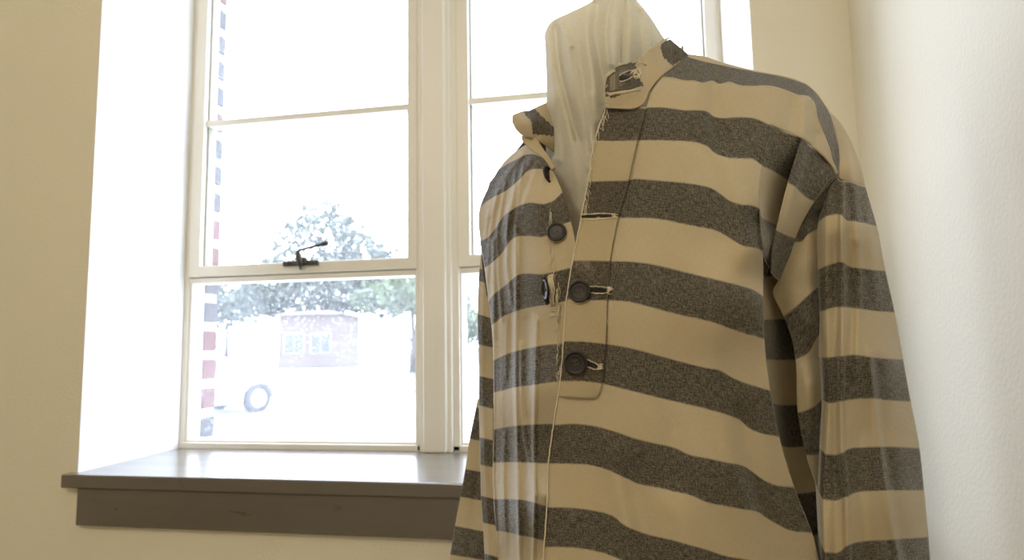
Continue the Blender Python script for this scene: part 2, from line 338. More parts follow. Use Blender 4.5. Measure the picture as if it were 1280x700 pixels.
rowsE = [(-.6,[(624,211),(632,201),(641,192.5),(650,186),(658,181)]),
 (0,[(622,214),(633,206),(648,198),(658.6,193),(668,193),(678,197)]),
 (1,[(600,260),(611.4,251),(633,239),(650,225),(660.7,214),(680,212),(690,213)]),
 (2,[(600.5,301),(610,296),(618,287),(629.7,270),(639,262.5),(648,257),(660.7,253),(682,254),(689,252),(703,240)]),
 (3,[(606,336),(618,327),(628.6,316.5),(639,301.4),(645.7,297),(660.7,296),(684,295.4),(691,287),(714,278)]),
 (4,[(611,376.5),(618,367),(630.7,357),(641.4,347.5),(648,342.6),(660.7,341),(675.7,342),(697,338),(724,331)]),
 (5,[(615,407),(618,405),(628.6,397),(645.7,389.6),(663,385),(684,381.7),(697,379),(724,375)]),
 (6,[(617,450),(630.7,443),(645.7,438),(665,433.6),(684,430),(697,429),(722,426)]),
 (7,[(617.5,491.5),(633,488),(645.7,485),(665,482.5),(684,479.7),(697,478),(720,478)]),
 (8,[(617.5,536),(633,533),(647,531),(665,529.5),(683,528.6),(706,529)]),
 (9,[(616.4,579),(635,578.6),(658,579),(681,580.5),(704,581)]),
 (10,[(617.4,623),(632,623),(647.7,623.4),(668,626.8),(681,630.6),(703,633)]),
 (11,[(620.7,664),(637.5,666.6),(653,670.5),(668,673),(680,677),(700,683)]),
 (12,[(625,710),(653,716),(680,722),(700,730)]),(13,[(627,754),(653,760),(680,768),(700,776)]),(14,[(628,790),(653,798),(680,806),(700,812)])]
gE = Grid(rowsE, eD, foldE, nu=90, per=16, wr=.8)
cloth('front_panel', [gE], M_shirt, shirt)
# placket strip lying on the near front panel
plk = [(1.98,[(756,133.8),(782,134),(808.6,134.5)]),(3,[(742.5,177),(770,177.5),(797,177)]),(4,[(735,226.4),(760,225.6),(786,225)]),(5,[(726.5,272.5),(750,272.6),(773,272.6)]),
 (6,[(716,325),(740,325),(763,325.4)]),(7,[(708,375),(733,376.4),(759,376.4)]),(8,[(704.7,425.4),(730,426),(757.5,428.8)]),(9,[(700,477.5),(730,477.6),(752,480)]),(9.36,[(697.5,496),(725,498),(745,496.5),(750,490)])]
gP = Grid(plk, bodyD, foldA, nu=46, off=.0026, wr=1.3, edge=.003)
cloth('placket', [gP], M_worn, shirt, thick=.0016)

# back and side of the body, horizontal contours in world space
def contour_row(z, grow, lift=0):
    g = grow
    pts = [(.262, .650), (.266, .675), (.272, .725), (.305, .765), (.345, .80), (.345, .865), (.27, .93), (.13, .965), (.03, .93), (-.03, .87), (-.040, .835)]
    return [np.array(XD(x * 1 if i < 4 else .12 + (x - .12) * g, .80 + (d - .80) * (g if i > 3 else 1), z)) for i, (x, d) in enumerate(pts)]
zAt = lambda py: (P(980, py, .74))[2]
rows3 = []
def back_rows():
    rows = []
    top3 = [P(*q) for q in [(1046, 219, .700), (1049, 201, .712), (1037, 142, .737), (1000, 102, .748), (943, 89, .755), (895, 78, .760), (858, 69, .775), (790, 60, .85), (700, 110, .90), (660, 170, .865), (612, 228, .885)]]
    rows.append((-1.0, top3))
    mid = [P(*q) for q in [(1040, 240, .735), (1052, 236, .750), (1062, 215, .79), (1020, 170, .84), (960, 150, .88), (900, 140, .90), (850, 140, .92), (770, 160, .94), (690, 190, .94), (640, 215, .94), (604, 262, .905)]]
    rows.append((0.0, mid))
    # right-hand edge tucks in behind the crest of the near panel; left end meets the far panel
    crest = {2: (985, 300, .745), 3: (955, 345, .700), 4: (949, 398, .660), 5: (952, 451, .655), 6: (959, 504, .656), 7: (968, 556, .664), 8: (986, 610, .672), 9: (1008, 665, .680), 10: (1023, 720, .684), 11: (1031, 775, .686), 12: (1037, 830, .686)}
    left = {2: (602, 318, 0.895), 3: (609, 372, 0.878), 4: (615, 410, 0.868), 5: (617, 450, 0.864), 6: (617, 504, 0.862), 7: (616.5, 556, 0.860), 8: (617, 610, 0.860), 9: (620, 662, 0.857), 10: (624, 712, 0.856), 11: (627, 762, 0.856), 12: (628, 800, 0.856)}
    for k in range(2, 13):
        py = 451 + (k - 5) * 53.3; z = zAt(py); s = .90 + .012 * k
        a = P(*crest[k]); b = P(*left[k])
        w = [a, a + FW * .03 + RT * .012, XD(.318 + .003 * (k > 6) * (k - 6), .742, z), XD(.352 + .003 * k, .765, z), XD(.345 + .035 * s, .81, z), XD(.32 + .03 * s, .88, z), XD(.22, .90 + .03 * s, z), XD(.10, .93 + .03 * s, z), XD(.05, .95 + .02 * s, z), XD(-.008, .935, z), b]
        rows.append((float(k) - 1, w))
    return rows
br = back_rows(); t = np.linspace(0, 1, 90)
vsb = np.array([r[0] for r in br]); rr = []
for v, w in br:
    w = np.array(w); s = np.linspace(0, 1, len(w)); rr.append(hermite(s, w, t))
rr = np.array(rr); vv = np.arange(vsb[0], vsb[-1] + .001, 1 / 12.)
pb = hermite(vsb, rr.reshape(len(vsb), -1), vv).reshape(len(vv), 90, 3)
uvb = np.stack([np.broadcast_to(t * .9, (len(vv), 90)), np.repeat(((vv + 1) * STR)[:, None], 90, 1)], -1)
cloth('back_panel', [(pb, uvb)], M_shirt, shirt)

# near sleeve
fD = tps([(1046,220,.700),(1036,250,.682),(1033,320,.672),(1034,450,.662),(1031,600,.656),(1031,780,.65),(1055,270,.664),(1055,450,.648),(1060,620,.640),(1060,780,.636),
 (1063,228,.688),(1081,233,.712),(1075,290,.668),(1085,450,.650),(1095,620,.642),(1100,780,.64),(1095,285,.705),(1107,340,.708),(1118,391,.708),(1128,448,.708),(1138,503,.708),(1149,559,.708),(1155,614,.708),(1160,670,.708),(1166,780,.708),
 (1112,450,.672),(1125,620,.662),(1130,780,.66)], .003)
foldF = [([(1052,225),(1052,330),(1053,400),(1051,500),(1052,560),(1058,620),(1060,700),(1060,780)], 2.6, .0075), ([(1043,300),(1043,500),(1044,700)], 4, -.003),
 ([(1062,290),(1064,380),(1064,480)], 4, -.004), ([(1072,300),(1073,385),(1070,470)], 3, .0035), ([(1085,440),(1096,540),(1104,600),(1112,650),(1122,700)], 3, .006), ([(1096,450),(1108,560),(1122,640),(1132,700)], 5, -.003),
 ([(1080,240),(1088,300),(1095,370)], 5, .0035), ([(1068,238),(1073,300)], 3.5, .003), ([(1062,240),(1064,290)], 2.5, -.003), ([(1072,540),(1076,620),(1082,700)], 5, -.004)]
rowsF = [(0,[(1045.8,219),(1048,224),(1063,227),(1081,233)]),
 (.35,[(1037,238),(1045,240),(1060,243),(1078,247),(1086,250)]),
 (1,[(1033,271.4),(1041.5,269.7),(1051,269.3),(1056.5,276),(1069,278),(1084,281),(1095.5,284)]),
 (2,[(1032,331.5),(1041.5,328),(1053,326.5),(1058.6,330.4),(1080,334.7),(1106,338)]),
 (3,[(1033,388.6),(1040.6,386),(1053.5,385.2),(1074,387.3),(1094.6,390),(1118,391.5)]),
 (4,[(1034,445.7),(1051,444),(1069,442.6),(1084,444.7),(1105,447),(1128,448)]),
 (5,[(1036,505),(1051,503),(1069,499.7),(1089.5,499),(1115,501.8),(1138,503)]),
 (6,[(1032,566.3),(1051,565.8),(1058.6,560.6),(1079,558),(1110,557.3),(1148.6,559)]),
 (7,[(1029,625.5),(1045.8,626.8),(1056,623),(1069,617),(1089.5,615),(1120,614),(1154.6,614)]),
 (8,[(1031,688.5),(1048,689),(1061,679.5),(1079,675),(1105,673.6),(1130.6,671.8),(1159.7,670)]),
 (9,[(1032,750),(1048,748),(1062,738),(1100,732),(1164,728)]),(10,[(1033,808),(1062,798),(1100,792),(1167,787)])]
gF = Grid(rowsF, fD, foldF, nu=80, wr=1.2)
hD = tps([(995,302,.697),(1005,267,.692),(1017,253,.690),(1046,219,.697),(1034,283,.700),(1034,348,.705),(1036,450,.705),(1036,560,.70),(974,349,.710),(964,368,.722),(981,393,.712),(993,430,.700),(996,480,.694),(997,514,.694),(1008,570,.694),(1026,624,.695),(1040,680,.70),(1005,330,.696),(1008,400,.690),(1012,480,.684)], .003)
foldH = [([(1012,290),(1010,380),(1008,460),(1014,560)], 7, .004), ([(1026,270),(1024,360),(1026,480),(1028,600)], 5, -.007)]
rowsH = [(0,[(995,302),(1000,284),(1005,267),(1017,253),(1030,236),(1046,219)]),(1,[(993,304),(1000.7,303.5),(1009,295),(1018,289.7),(1036,282)]),
 (1.4,[(974,349),(985,343),(1000,335),(1036,314)]),(1.7,[(966,366),(985,362),(1005,352),(1037,332)]),(2,[(979,394),(990,386),(999.5,378),(1015,363),(1038,346)]),
 (3,[(994.5,451),(1009.7,442.6),(1020,424.6),(1038,404)]),(4,[(997,514.6),(1012,509.5),(1022.6,501.8),(1040,474)]),(5,[(1008,570),(1020,569),(1038,562)]),
 (6,[(1026,624),(1040,620)]),(7,[(1036,680),(1044,678)])]
gH = Grid(rowsH, hD, foldH, nu=50)
sD = tps([(1037,142,.735),(1049,200,.712),(1047,222,.702),(1050,154,.740),(1063,176,.742),(1072,197,.738),(1081,233,.716),(1062,210,.705)], .002)
gG = Grid([(1.15,[(1036.5,141),(1043.6,167),(1048.3,186.5),(1049,201),(1047,223)]),(1.85,[(1037,139.5),(1050,153.5),(1063,175.7),(1071.5,197),(1078,218.6),(1081.5,234)])], sD, [([(1055,175),(1064,225)],3,.003),([(1066,190),(1073,230)],3,-.002)], nu=50, per=24)
gHup = shell(gF, .105)
cloth('sleeve', [gF, gH, gG, gHup, shell(gG, .06)], M_shirt, shirt)
# far sleeve: two hanging layers of one loose sleeve
s1D = tps([(603,290,0.910),(600,340,0.920),(598,430,0.925),(600,550,0.925),(606,700,0.920),(613,340,0.900),(620,436,0.897),(622,550,0.895),(628,700,0.893),(608,430,0.905),(610,550,0.903),(614,700,0.900)], .002)
rows1 = [(-.5,[(603,300),(612,305)]),(0,[(600,335),(612,338)]),(1,[(598.6,351),(614,357)]),(2,[(597.3,391.5),(618,398)]),(3,[(598.2,431.4),(622,436)]),(4,[(599.3,469),(622,474)]),(5,[(599,507.5),(622,513)]),(6,[(600,545.7),(622,551)]),
 (7,[(601,581.7),(622,586)]),(8,[(601.6,619),(624,624)]),(9,[(604,653.8),(625,659)]),(10,[(606,691),(628,697)]),(11,[(608,730),(630,736)]),(12,[(609,768),(631,775)])]
g1 = Grid(rows1, s1D, [([(606,340),(603,430),(606,560),(612,700)],2.5,.004)], nu=24, per=8)
s2D = tps([(596,500,0.955),(582,586,0.975),(563,695,0.985),(556,740,0.985),(606,500,0.945),(598,586,0.950),(585,695,0.950),(614,590,0.945),(620,700,0.945)], .002)
rows2 = [(3.8,[(597,499),(610,502)]),(4,[(595.5,508),(610,511)]),(5,[(587.3,549),(612,554)]),(6,[(582,585.5),(614,591)]),(7,[(575.7,621.5),(616,629)]),(8,[(569.3,656.5),(618,666)]),(9,[(563,694),(620,703)]),(10,[(557,732),(622,742)]),(11,[(552,768),(622,780)])]
g2 = Grid(rows2, s2D, [([(598,540),(594,620),(586,700)],3.5,-.006)], nu=40, per=8)
cloth('sleeve', [g1, shell(g1, .018), g2, shell(g2, .07)], M_shirt, shirt)

# collar band: near end, round the back of the neck, curled far end
cD = tps([(756,134,.694),(757,105,.700),(772,84,.712),(784,80,.722),(798,76,.732),(813,62,.750),(826,55,.766),(837,50,.785),(861,69,.772),(843,83,.748),(826,96,.714),(810,116,.694),(800,134,.686),(778,134,.688),(780,105,.694)], .002)
rowsC = [(0,[(756,135),(775,136),(792,136),(803,131),(811,115),(826,96.5),(843,83.5),(861,69.5)]),(1,[(757,107),(759.5,97),(766,88),(783,80),(798,76.5),(813,62.5),(826,55),(837,49.6)])]
gC = Grid(rowsC, cD, [([(775,92),(800,98)],5,.003),([(765,125),(790,118)],6,.002),([(805,80),(815,105)],6,-.002),([(835,60),(850,76)],4,.002)], nu=90, per=46, off=.0012, wr=2.)
def inpoly(x, y, poly):
    poly = np.array(poly, float); d = np.full(x.shape, 1e9); ins = np.zeros(x.shape, bool)
    for a, b in zip(poly, np.roll(poly, -1, 0)):
        e = b - a; t_ = np.clip(((x - a[0]) * e[0] + (y - a[1]) * e[1]) / (e @ e), 0, 1)
        d = np.minimum(d, np.hypot(x - a[0] - t_ * e[0], y - a[1] - t_ * e[1]))
        c = ((a[1] > y) != (b[1] > y)) & (x < (b[0] - a[0]) * (y - a[1]) / (b[1] - a[1] + 1e-9) + a[0]); ins ^= c
    return np.where(ins, d, -d)
def patch(g, polys):
    sd = np.max([inpoly(g.x, g.y, q) for q in polys], axis=0)
    v = 1.0 - np.clip((sd + 1.2 * np.sin(g.x * .9 + g.y * .5) * np.sin(g.y * .7 - g.x * .3)) / 12., -.8, .8)
    g.uv = np.stack([g.x * PXM, v * STR], -1); return g
patch(gC, [[(824,60),(836,44),(866,68),(840,84),(829,73)], [(752,97),(760,88),(772,80),(793,77),(796,92),(804,108),(767,123.5),(758,121),(752,110)]])
# back of the neck band
def band3(path, h, n=60):
    p = np.array(path); s = np.linspace(0, 1, len(p)); c = hermite(s, p, np.linspace(0, 1, n))
    up = np.stack([c, c + np.array([0, 0, h]) + FW * .004]); return (up, np.stack([np.broadcast_to(np.linspace(0, .5, n), (2, n)), np.array([[1.3 * STR] * n, [1.7 * STR] * n])], -1))
bk = band3([P(855, 72, .785), P(850, 80, .81), P(830, 95, .88), P(780, 110, .925), P(715, 135, .915), P(680, 160, .87), P(678, 176, .83)], .018)
lD = tps([(640,148,.815),(646,142,.822),(661,139,.826),(684,129,.845),(655,153,.795),(672,152,.800),(648,165,.800),(665,170,.792),(686,178,.80),(686,190,.805),(690,150,.83)], .002)
gL = Grid([(0,[(646,142.5),(652,140),(661,139),(673.6,133),(690,126)]),(.25,[(641.5,144.5),(652,145),(664,146),(676,145),(691,143)]),(.6,[(640.5,152),(650,156),(663,161),(676,165),(692,166)]),(1,[(645,162),(654,170),(666,173),(676,178),(692,190)])],
 lD, [([(648,147),(658,160),(662,170)],3,.004),([(662,140),(668,155),(672,170)],2,-.004),([(672,136),(684,152)],3,.003)], nu=60, per=30, wr=1.)
patch(gL, [[(652,139),(667,134),(674,143),(692,160),(692,171),(675,169),(665,168),(664,154)]])
gL2 = Grid([(1.2,[(651.5,170),(660,171),(669,173),(679,186),(694,210)]),(1.8,[(653,176),(658,182),(668,190),(680,199),(690,213)])], tps([(651,170,.798),(669,173,.795),(657,182,.797),(690,213,.742),(694,210,.742),(673,193,.772)], .001), nu=40, per=16, off=.004)
cloth('collar', [gC, bk, gL, gL2], M_worn, shirt, thick=.0022)

# surface lookup for things sewn on
def surf(fn, folds, x, y, off):
    x = np.array(float(x)); y = np.array(float(y)); return P(x, y, fn(x, y) - relief(folds, x, y) - off)
def frame_at(fn, folds, x, y, off, tilt=None):
    p = surf(fn, folds, x, y, off); dx = surf(fn, [], x + 8, y, off) - surf(fn, [], x - 8, y, off); dy = surf(fn, [], x, y - 8, off) - surf(fn, [], x, y + 8, off)
    n = np.cross(dx, dy); n = Vector(n).normalized()
    if n.dot(Vector(CAM - p)) < 0: n = -n
    if tilt is not None: n = (n + Vector(RT) * tilt[0] + Vector((0, 0, 1)) * tilt[1]).normalized()
    xa = Vector(dx) - n * n.dot(Vector(dx)); xa.normalize(); ya = n.cross(xa)
    return Matrix.Translation(Vector(p)) @ Matrix((xa, ya, n)).transposed().to_4x4()
def button(x, y, rpx, fn, folds, off, tilt=None, lab=None, d0=None, spin=0):
    M = frame_at(fn, folds, x, y, off, tilt); d = float(fn(np.array(float(x)), np.array(float(y)))); r = rpx / F * d
    M = M @ Matrix.Rotation(spin, 4, 'Z')
    prof = [(0, -.10 * r), (.6 * r, -.12 * r), (.93 * r, -.04 * r), (1.0 * r, .05 * r), (.99 * r, .14 * r), (.93 * r, .19 * r), (.84 * r, .19 * r), (.77 * r, .14 * r), (.70 * r, .075 * r), (.64 * r, .06 * r), (.60 * r, .085 * r), (.55 * r, .07 * r), (.30 * r, .045 * r), (0, .04 * r)]
    mb = MB(); mb.lathe(prof, M, n=40)
    b = mb.build('button', M_button, smooth=True, label=lab); set_parent_at(b, shirt)
    hb = MB()
    for sx, sy in ((1, 1), (1, -1), (-1, 1), (-1, -1)):
        hb.lathe([(0, .055 * r), (.075 * r, .055 * r), (.085 * r, .03 * r)], M @ Matrix.Translation((sx * .15 * r, sy * .15 * r, 0)), n=10)
    for sx in (1, -1):
        q = [M @ Vector((sx * .15 * r, yy * .15 * r, (.05 + .03 * (1 - abs(yy))) * r)) for yy in (-1, -.5, 0, .5, 1)]
        hb.tube(q, .04 * r, 6)
    q = [M @ Vector((xx * .15 * r, 0, .085 * r)) for xx in (-1, 0, 1)]; hb.tube(q, .035 * r, 6)
    hh = hb.build('button_thread', M_hole, smooth=True, parent=b); hh.matrix_parent_inverse = Matrix.Translation(shirt.location).inverted() @ Matrix.Identity(4)
    hh.matrix_parent_inverse = b.matrix_parent_inverse.inverted() @ Matrix.Translation(shirt.location).inverted()
    return b
button(724.5, 364, 14.2, bodyD, foldA, .0075, lab='dark round button done up at the third stripe', spin=.2)
button(719.5, 453.5, 15.0, bodyD, foldA, .0075, lab='dark round button done up at the foot of the placket', spin=1.9)
button(695.5, 290, 12.6, eD, foldE, .005, tilt=(.25, .12), lab='undone dark button below the collar opening', spin=.4)
button(685, 218.5, 11.5, eD, foldE, .004, tilt=(1.6, 0), lab='dark button turned edge-on under the far collar')
button(682.5, 362, 13, eD, foldE, .002, tilt=(-1.7, 0), lab='dark button poking through the torn slit')
def buttonhole(x0, y0, x1, y1, w, fn, folds, off):
    n = 14; up = []; lo = []; st = MB(); 
    for i in range(n + 1):
        t_ = i / n; x = x0 + (x1 - x0) * t_; y = y0 + (y1 - y0) * t_; h = w * math.sin(math.pi * min(1, t_ * .9 + .1)) ** .6 + .3
        up.append(surf(fn, folds, x, y - h / 2, off)); lo.append(surf(fn, folds, x, y + h / 2, off))
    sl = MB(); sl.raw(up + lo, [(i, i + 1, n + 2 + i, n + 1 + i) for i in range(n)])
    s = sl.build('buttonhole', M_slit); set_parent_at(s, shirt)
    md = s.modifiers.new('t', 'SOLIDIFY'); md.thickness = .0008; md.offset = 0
    loop = []
    for i in range(n + 1):
        t_ = i / n; x = x0 + (x1 - x0) * t_; y = y0 + (y1 - y0) * t_; h = w * math.sin(math.pi * min(1, t_ * .9 + .1)) ** .6 + 1.6
        loop.append((x, y - h / 2 - 1.2))
    lp2 = [(x, y + 2 * (yy - y)) for (x, y), yy in zip(loop, [y0 + (y1 - y0) * i / n for i in range(n + 1)])][::-1]
    path = loop + [(x1 + 3, y1)] + lp2
    jit = [surf(fn, folds, x + random.uniform(-.4, .4), y + random.uniform(-.5, .5), off + .0006) for x, y in path]
    st.tube(jit, [.00055 + random.uniform(-.0002, .0002) for _ in jit], 6)
    for k in range(10):                                    # bar stitches at the end
        x = x1 + random.uniform(0, 4); y = y1 + random.uniform(-w * .9, w * .9); st.tube([surf(fn, folds, x - 2, y, off + .001), surf(fn, folds, x + 2.5, y + random.uniform(-.6, .6), off + .001)], .0005, 5)
    q = st.build('stitching', M_thread, smooth=True, parent=s); q.matrix_parent_inverse = s.matrix_parent_inverse.inverted() @ Matrix.Translation(shirt.location).inverted()
    return s
buttonhole(735, 362, 760, 363, 5.0, bodyD, foldA, .0045)
buttonhole(731, 453, 748, 459, 5.0, bodyD, foldA, .0045)
buttonhole(727, 271, 766, 270, 3.2, bodyD, foldA, .0045)
buttonhole(774, 98, 793, 91, 6.5, cD, [], .0055)
# torn slit round the poking button
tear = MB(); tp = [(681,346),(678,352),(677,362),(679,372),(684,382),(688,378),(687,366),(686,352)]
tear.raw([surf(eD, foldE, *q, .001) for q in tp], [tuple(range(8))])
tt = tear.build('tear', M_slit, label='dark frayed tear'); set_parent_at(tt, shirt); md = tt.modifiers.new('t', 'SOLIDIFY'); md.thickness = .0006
# threads, seams and frayed edges
def threads(name, specs, mat, lab=None):
    mb = MB()
    for pts, r, fn, folds, off in specs: mb.tube([surf(fn, folds, x, y, off + (0 if len(q) == 0 else q[0])) for x, y, *q in pts], r, 5)
    o = mb.build(name, mat, smooth=True, label=lab); set_parent_at(o, shirt); return o
def jline(pts, n, j=.5):
    t_ = np.linspace(0, 1, n); q = resample(pts, t_); return [(a + random.uniform(-j, j), b) for a, b in q]
edge_line = [(757,136),(743,177),(735.3,226),(726.6,272),(716,325),(708,375),(704.5,425),(700,477),(692,529),(685.6,580),(683.5,633),(680,684),(677,730)]
threads('placket_edge', [(jline(edge_line, 150, .35), .00085, bodyD, foldA, .0030)], M_thread, 'pale worn edge of the placket')
sp = []
for k in range(38):                                       # frayed edge near the top of the placket
    t_ = random.random(); q = resample(edge_line[:4], np.array([t_]))[0]; sp.append(([(q[0] + random.uniform(0, 3), q[1]), (q[0] + random.uniform(0, 5), q[1] + random.uniform(3, 14))], .0003, bodyD, foldA, .0045))
threads('loose_thread', sp, M_thread, 'frayed threads at the top edge of the placket'); sp = []
for k in range(60):                                       # worn seam on the far panel
    t_ = random.random(); q = resample([(688,252),(687,300),(690,321),(693,336),(697,357),(697,387),(697.5,430),(698,470)], np.array([t_]))[0]
    x = q[0] + random.uniform(-2.5, 2.5); sp.append(([(x, q[1]), (x + random.uniform(-1.5, 1.5), q[1] + random.uniform(4, 9)), (x + random.uniform(-3, 3), q[1] + random.uniform(9, 15))], random.choice([.0003, .00045]), eD, foldE, .0025))
threads('loose_thread', sp, M_thread, 'frayed worn seam of the far panel'); sp = []
for k in range(16):                                       # threads bridging the tear
    x = random.uniform(684, 691); sp.append(([(x, 345 + random.uniform(-3, 3)), (x + random.uniform(-3, 4), 362), (x + random.uniform(0, 5), 382 + random.uniform(-3, 3))], .0006, eD, foldE, .0035))
for k in range(10):
    y = random.uniform(384, 396); sp.append(([(690 + random.uniform(-3, 0), y), (698 + random.uniform(0, 3), y + random.uniform(-4, 4))], .0005, eD, foldE, .003))
threads('loose_thread', sp, M_thread, 'threads bridging the tear'); sp = []
for (a, b) in [((756,96),(768,88)),((770,82),(784,79)),((760,118),(800,110)),((826,52),(836,46)),((815,58),(826,51))]:
    for k in range(7):
        j = lambda: random.uniform(-2, 2)
        sp.append(([(a[0] + j(), a[1] + j()), ((a[0] + b[0]) / 2 + j(), (a[1] + b[1]) / 2 + j()), (b[0] + j(), b[1] + j())], .00045, cD, [], .0055))
    threads('loose_thread', sp, M_thread, 'frayed threads on the edge of the near collar'); sp = []
sp.append(([(790,79),(796,76),(802,78),(808,82),(800,77),(794,82)], .0007, cD, [], .007))
sp.append(([(788,92),(793,88),(798,87),(801,91),(799,97),(795,99),(792,95)], .0011, cD, [], .007))
sp.append(([(791,93),(795,91),(798,93),(797,98)], .0008, cD, [], .009))
threads('loose_thread', sp, M_thread, 'curled threads by the collar buttonhole'); sp = []
for k in range(12):
    x = random.uniform(655, 680); y = 176 + (x - 655) * .75; sp.append(([(x, y), (x + 4, y + random.uniform(1, 6)), (x + 9, y + random.uniform(4, 12))], .0005, lD, [], .006))
threads('loose_thread', sp, M_thread, 'frayed threads under the far collar'); sp = []
for k in range(8):
    x = random.uniform(755, 758); y = random.uniform(100, 134); sp.append(([(x, y), (x + random.uniform(2, 5), y + random.uniform(-1, 2))], .0007, cD, [], .004))
threads('loose_thread', sp, M_thread, 'frayed threads along the collar edges')
seam = [(808,137),(797,177),(786,225),(773,272),(763,325),(759,376),(757.5,428),(752,480)]
ss = []
for i in range(110):
    a, b = resample(seam, np.array([i / 110., (i + .55) / 110.])); ss.append(([tuple(a), tuple(b)], .0005, bodyD, foldA, .0034))
cs = [(811,115),(826,97),(843,84),(860,70)]
ss.append((jline(cs, 30, .1), .0006, bodyD, foldA, .003))
threads('seam', ss, M_dthread)
ar = [(1046,218),(1038,224),(1030,234),(1017,252.5),(1006,267),(1000,284),(994,300),(985,317),(977,336),(974,348)]
threads('seam', [(jline(ar, 60, .3), .0009, bodyD, foldA, .0015)], M_dthread)

# ================================================================ DRAPED FORM
fb = XD(.125, .845, 0)
form = empty('dress_form', (fb[0], fb[1], 0), label='neck form shrouded in folded cream muslin cloth rising out of the striped shirt collar', cat='dress form')
mD = tps([(768,-90,.81),(745,-20,.82),(768,-20,.795),(792,-20,.82),(742,0,.825),(768,0,.79),(796,0,.825),(715,17,.825),(690,28,.838),(681,45,.845),(683,100,.843),(683,150,.842),(682,250,.838),(684,330,.83),
 (700,60,.802),(700,120,.798),(700,220,.79),(735,40,.785),(740,100,.768),(740,180,.762),(735,270,.752),(735,330,.75),(785,40,.782),(790,80,.776),(810,120,.78),(829,48,.826),(845,80,.84),(856,130,.84),(858,220,.82),(845,320,.81)], .003)
foldM = [([(694,35),(697,70),(704,105),(713,140),(722,175)], 3.2, -0.0150), ([(688,35),(690,80),(694,140),(698,200)], 4, 0.0075), ([(700,30),(712,50),(718,80),(724,115),(730,150),(740,185)], 3.6, 0.0132), ([(716,62),(722,100),(730,148),(738,190)], 2.4, -0.0112),
 ([(748,4),(742,40),(748,70),(754,100),(757,130)], 4.5, -0.0205), ([(736,15),(736,60),(742,110),(748,150)], 5, 0.0132), ([(760,5),(757,40),(760,80)], 3.5, 0.0112), ([(781,-10),(779,30),(776,60),(776,82)], 2.2, -0.0112), ([(788,0),(789,40),(787,80)], 4, 0.0112),
 ([(769,0),(768,40),(769,80)], 3, 0.0056), ([(800,8),(808,30),(812,55),(815,80)], 3, 0.0095), ([(797,15),(801,40),(801,70)], 3, -0.0095), ([(709,150),(716,200),(720,260)], 5, 0.0056), ([(740,120),(742,170),(738,210)], 3, 0.0095)]
rowsM = [(-4,[(762,-95),(768,-96),(774,-95)]),(-3,[(752,-55),(768,-60),(786,-55)]),(-2,[(746,-22),(768,-30),(792,-22)]),(-1,[(740,1),(768,-6),(797,1)]),(-.5,[(728,8),(745,10),(768,8),(790,6),(803,8)]),
 (0,[(711,16),(740,24),(768,24),(795,20),(810,17)]),(.6,[(690,26.5),(702,36),(740,42),(790,38),(817,27)]),(1.2,[(681.5,40),(700,52),(740,60),(795,56),(829,46)]),(2,[(681.5,60),(700,72),(745,82),(800,78),(843,66)]),
 (3,[(683,100),(720,108),(770,112),(815,108),(855,100)]),(4,[(683,150),(720,158),(770,160),(815,158),(860,150)]),(5,[(682.5,200),(720,208),(770,210),(860,200)]),(6,[(684,260),(735,265),(850,260)]),(7,[(690,325),(740,328),(840,325)])]
gM = Grid(rowsM, mD, foldM, nu=110, per=18, wr=1.)
gM.uv = np.stack([gM.x * PXM, gM.y * PXM], -1)
cloth('muslin_cover', [gM, shell(gM, .085, 20)], M_muslin, form, thick=0)
mb = MB(); mb.lathe([(0, .0), (.013, .0), (.013, 1.28), (.035, 1.30), (.045, 1.34), (.045, 1.44), (.03, 1.50), (0, 1.53)], Matrix.Translation((fb[0], fb[1], .03)), n=24)
so = mb.build('stand_pole', simple('stand_steel', (.25, .24, .23), .35, metal=.8), smooth=True); set_parent_at(so, form)
mb = MB(); mb.lathe([(0, 0), (.17, 0), (.175, .008), (.17, .018), (.03, .03), (0, .032)], Matrix.Translation((fb[0], fb[1], 0)), n=48)
so = mb.build('stand_base', M_bronze, smooth=True); set_parent_at(so, form)

# ================================================================ ROOM
Wd = 1.35; DP = .31; XC = 1.512; HT = 1.66; ZC = 2.85; YB = -3.6; XL = -2.6; EXT = .50
def struct(name, mb, mat, **k): return mb.build(name, mat, kind='structure', **k)
mb = MB(); z0 = SILL
mb.box((XL - .2, 0, -.1), (0, DP, ZC + .1)); mb.box((Wd, 0, -.1), (XC + .2, DP, ZC + .1)); mb.box((0, 0, -.1), (Wd, DP, z0 - .028)); mb.box((0, 0, z0 + HT), (Wd, DP, ZC + .1))
struct('wall_window', mb, M_wall)
struct('wall_right', MB().box((XC, YB, -.1), (XC + .2, 0, ZC + .1)), M_wall)
struct('wall_left', MB().box((XL - .2, YB, -.1), (XL, 0, ZC + .1)), M_wall)
struct('wall_back', MB().box((XL - .2, YB - .2, -.1), (XC + .2, YB, ZC + .1)), M_wall)
struct('floor', MB().box((XL - .2, YB - .2, -.12), (XC + .2, 0, 0)), M_floor)
struct('ceiling', MB().box((XL - .2, YB - .2, ZC), (XC + .2, 0, ZC + .12)), M_ceil)
M_white = simple('white_reveal', (.86, .855, .84), .55, bump=.35, bscale=170, bdist=.002)  # reveal faces get a whiter, more neutral colour than the walls
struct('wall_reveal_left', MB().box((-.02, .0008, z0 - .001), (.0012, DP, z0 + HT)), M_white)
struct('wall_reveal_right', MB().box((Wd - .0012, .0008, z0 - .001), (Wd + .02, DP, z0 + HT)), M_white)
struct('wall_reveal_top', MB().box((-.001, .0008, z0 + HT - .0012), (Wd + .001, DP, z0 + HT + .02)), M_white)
# baseboard
struct('baseboard_window', MB().box((XL, -.018, 0), (XC, 0, .11), .004), M_brown)
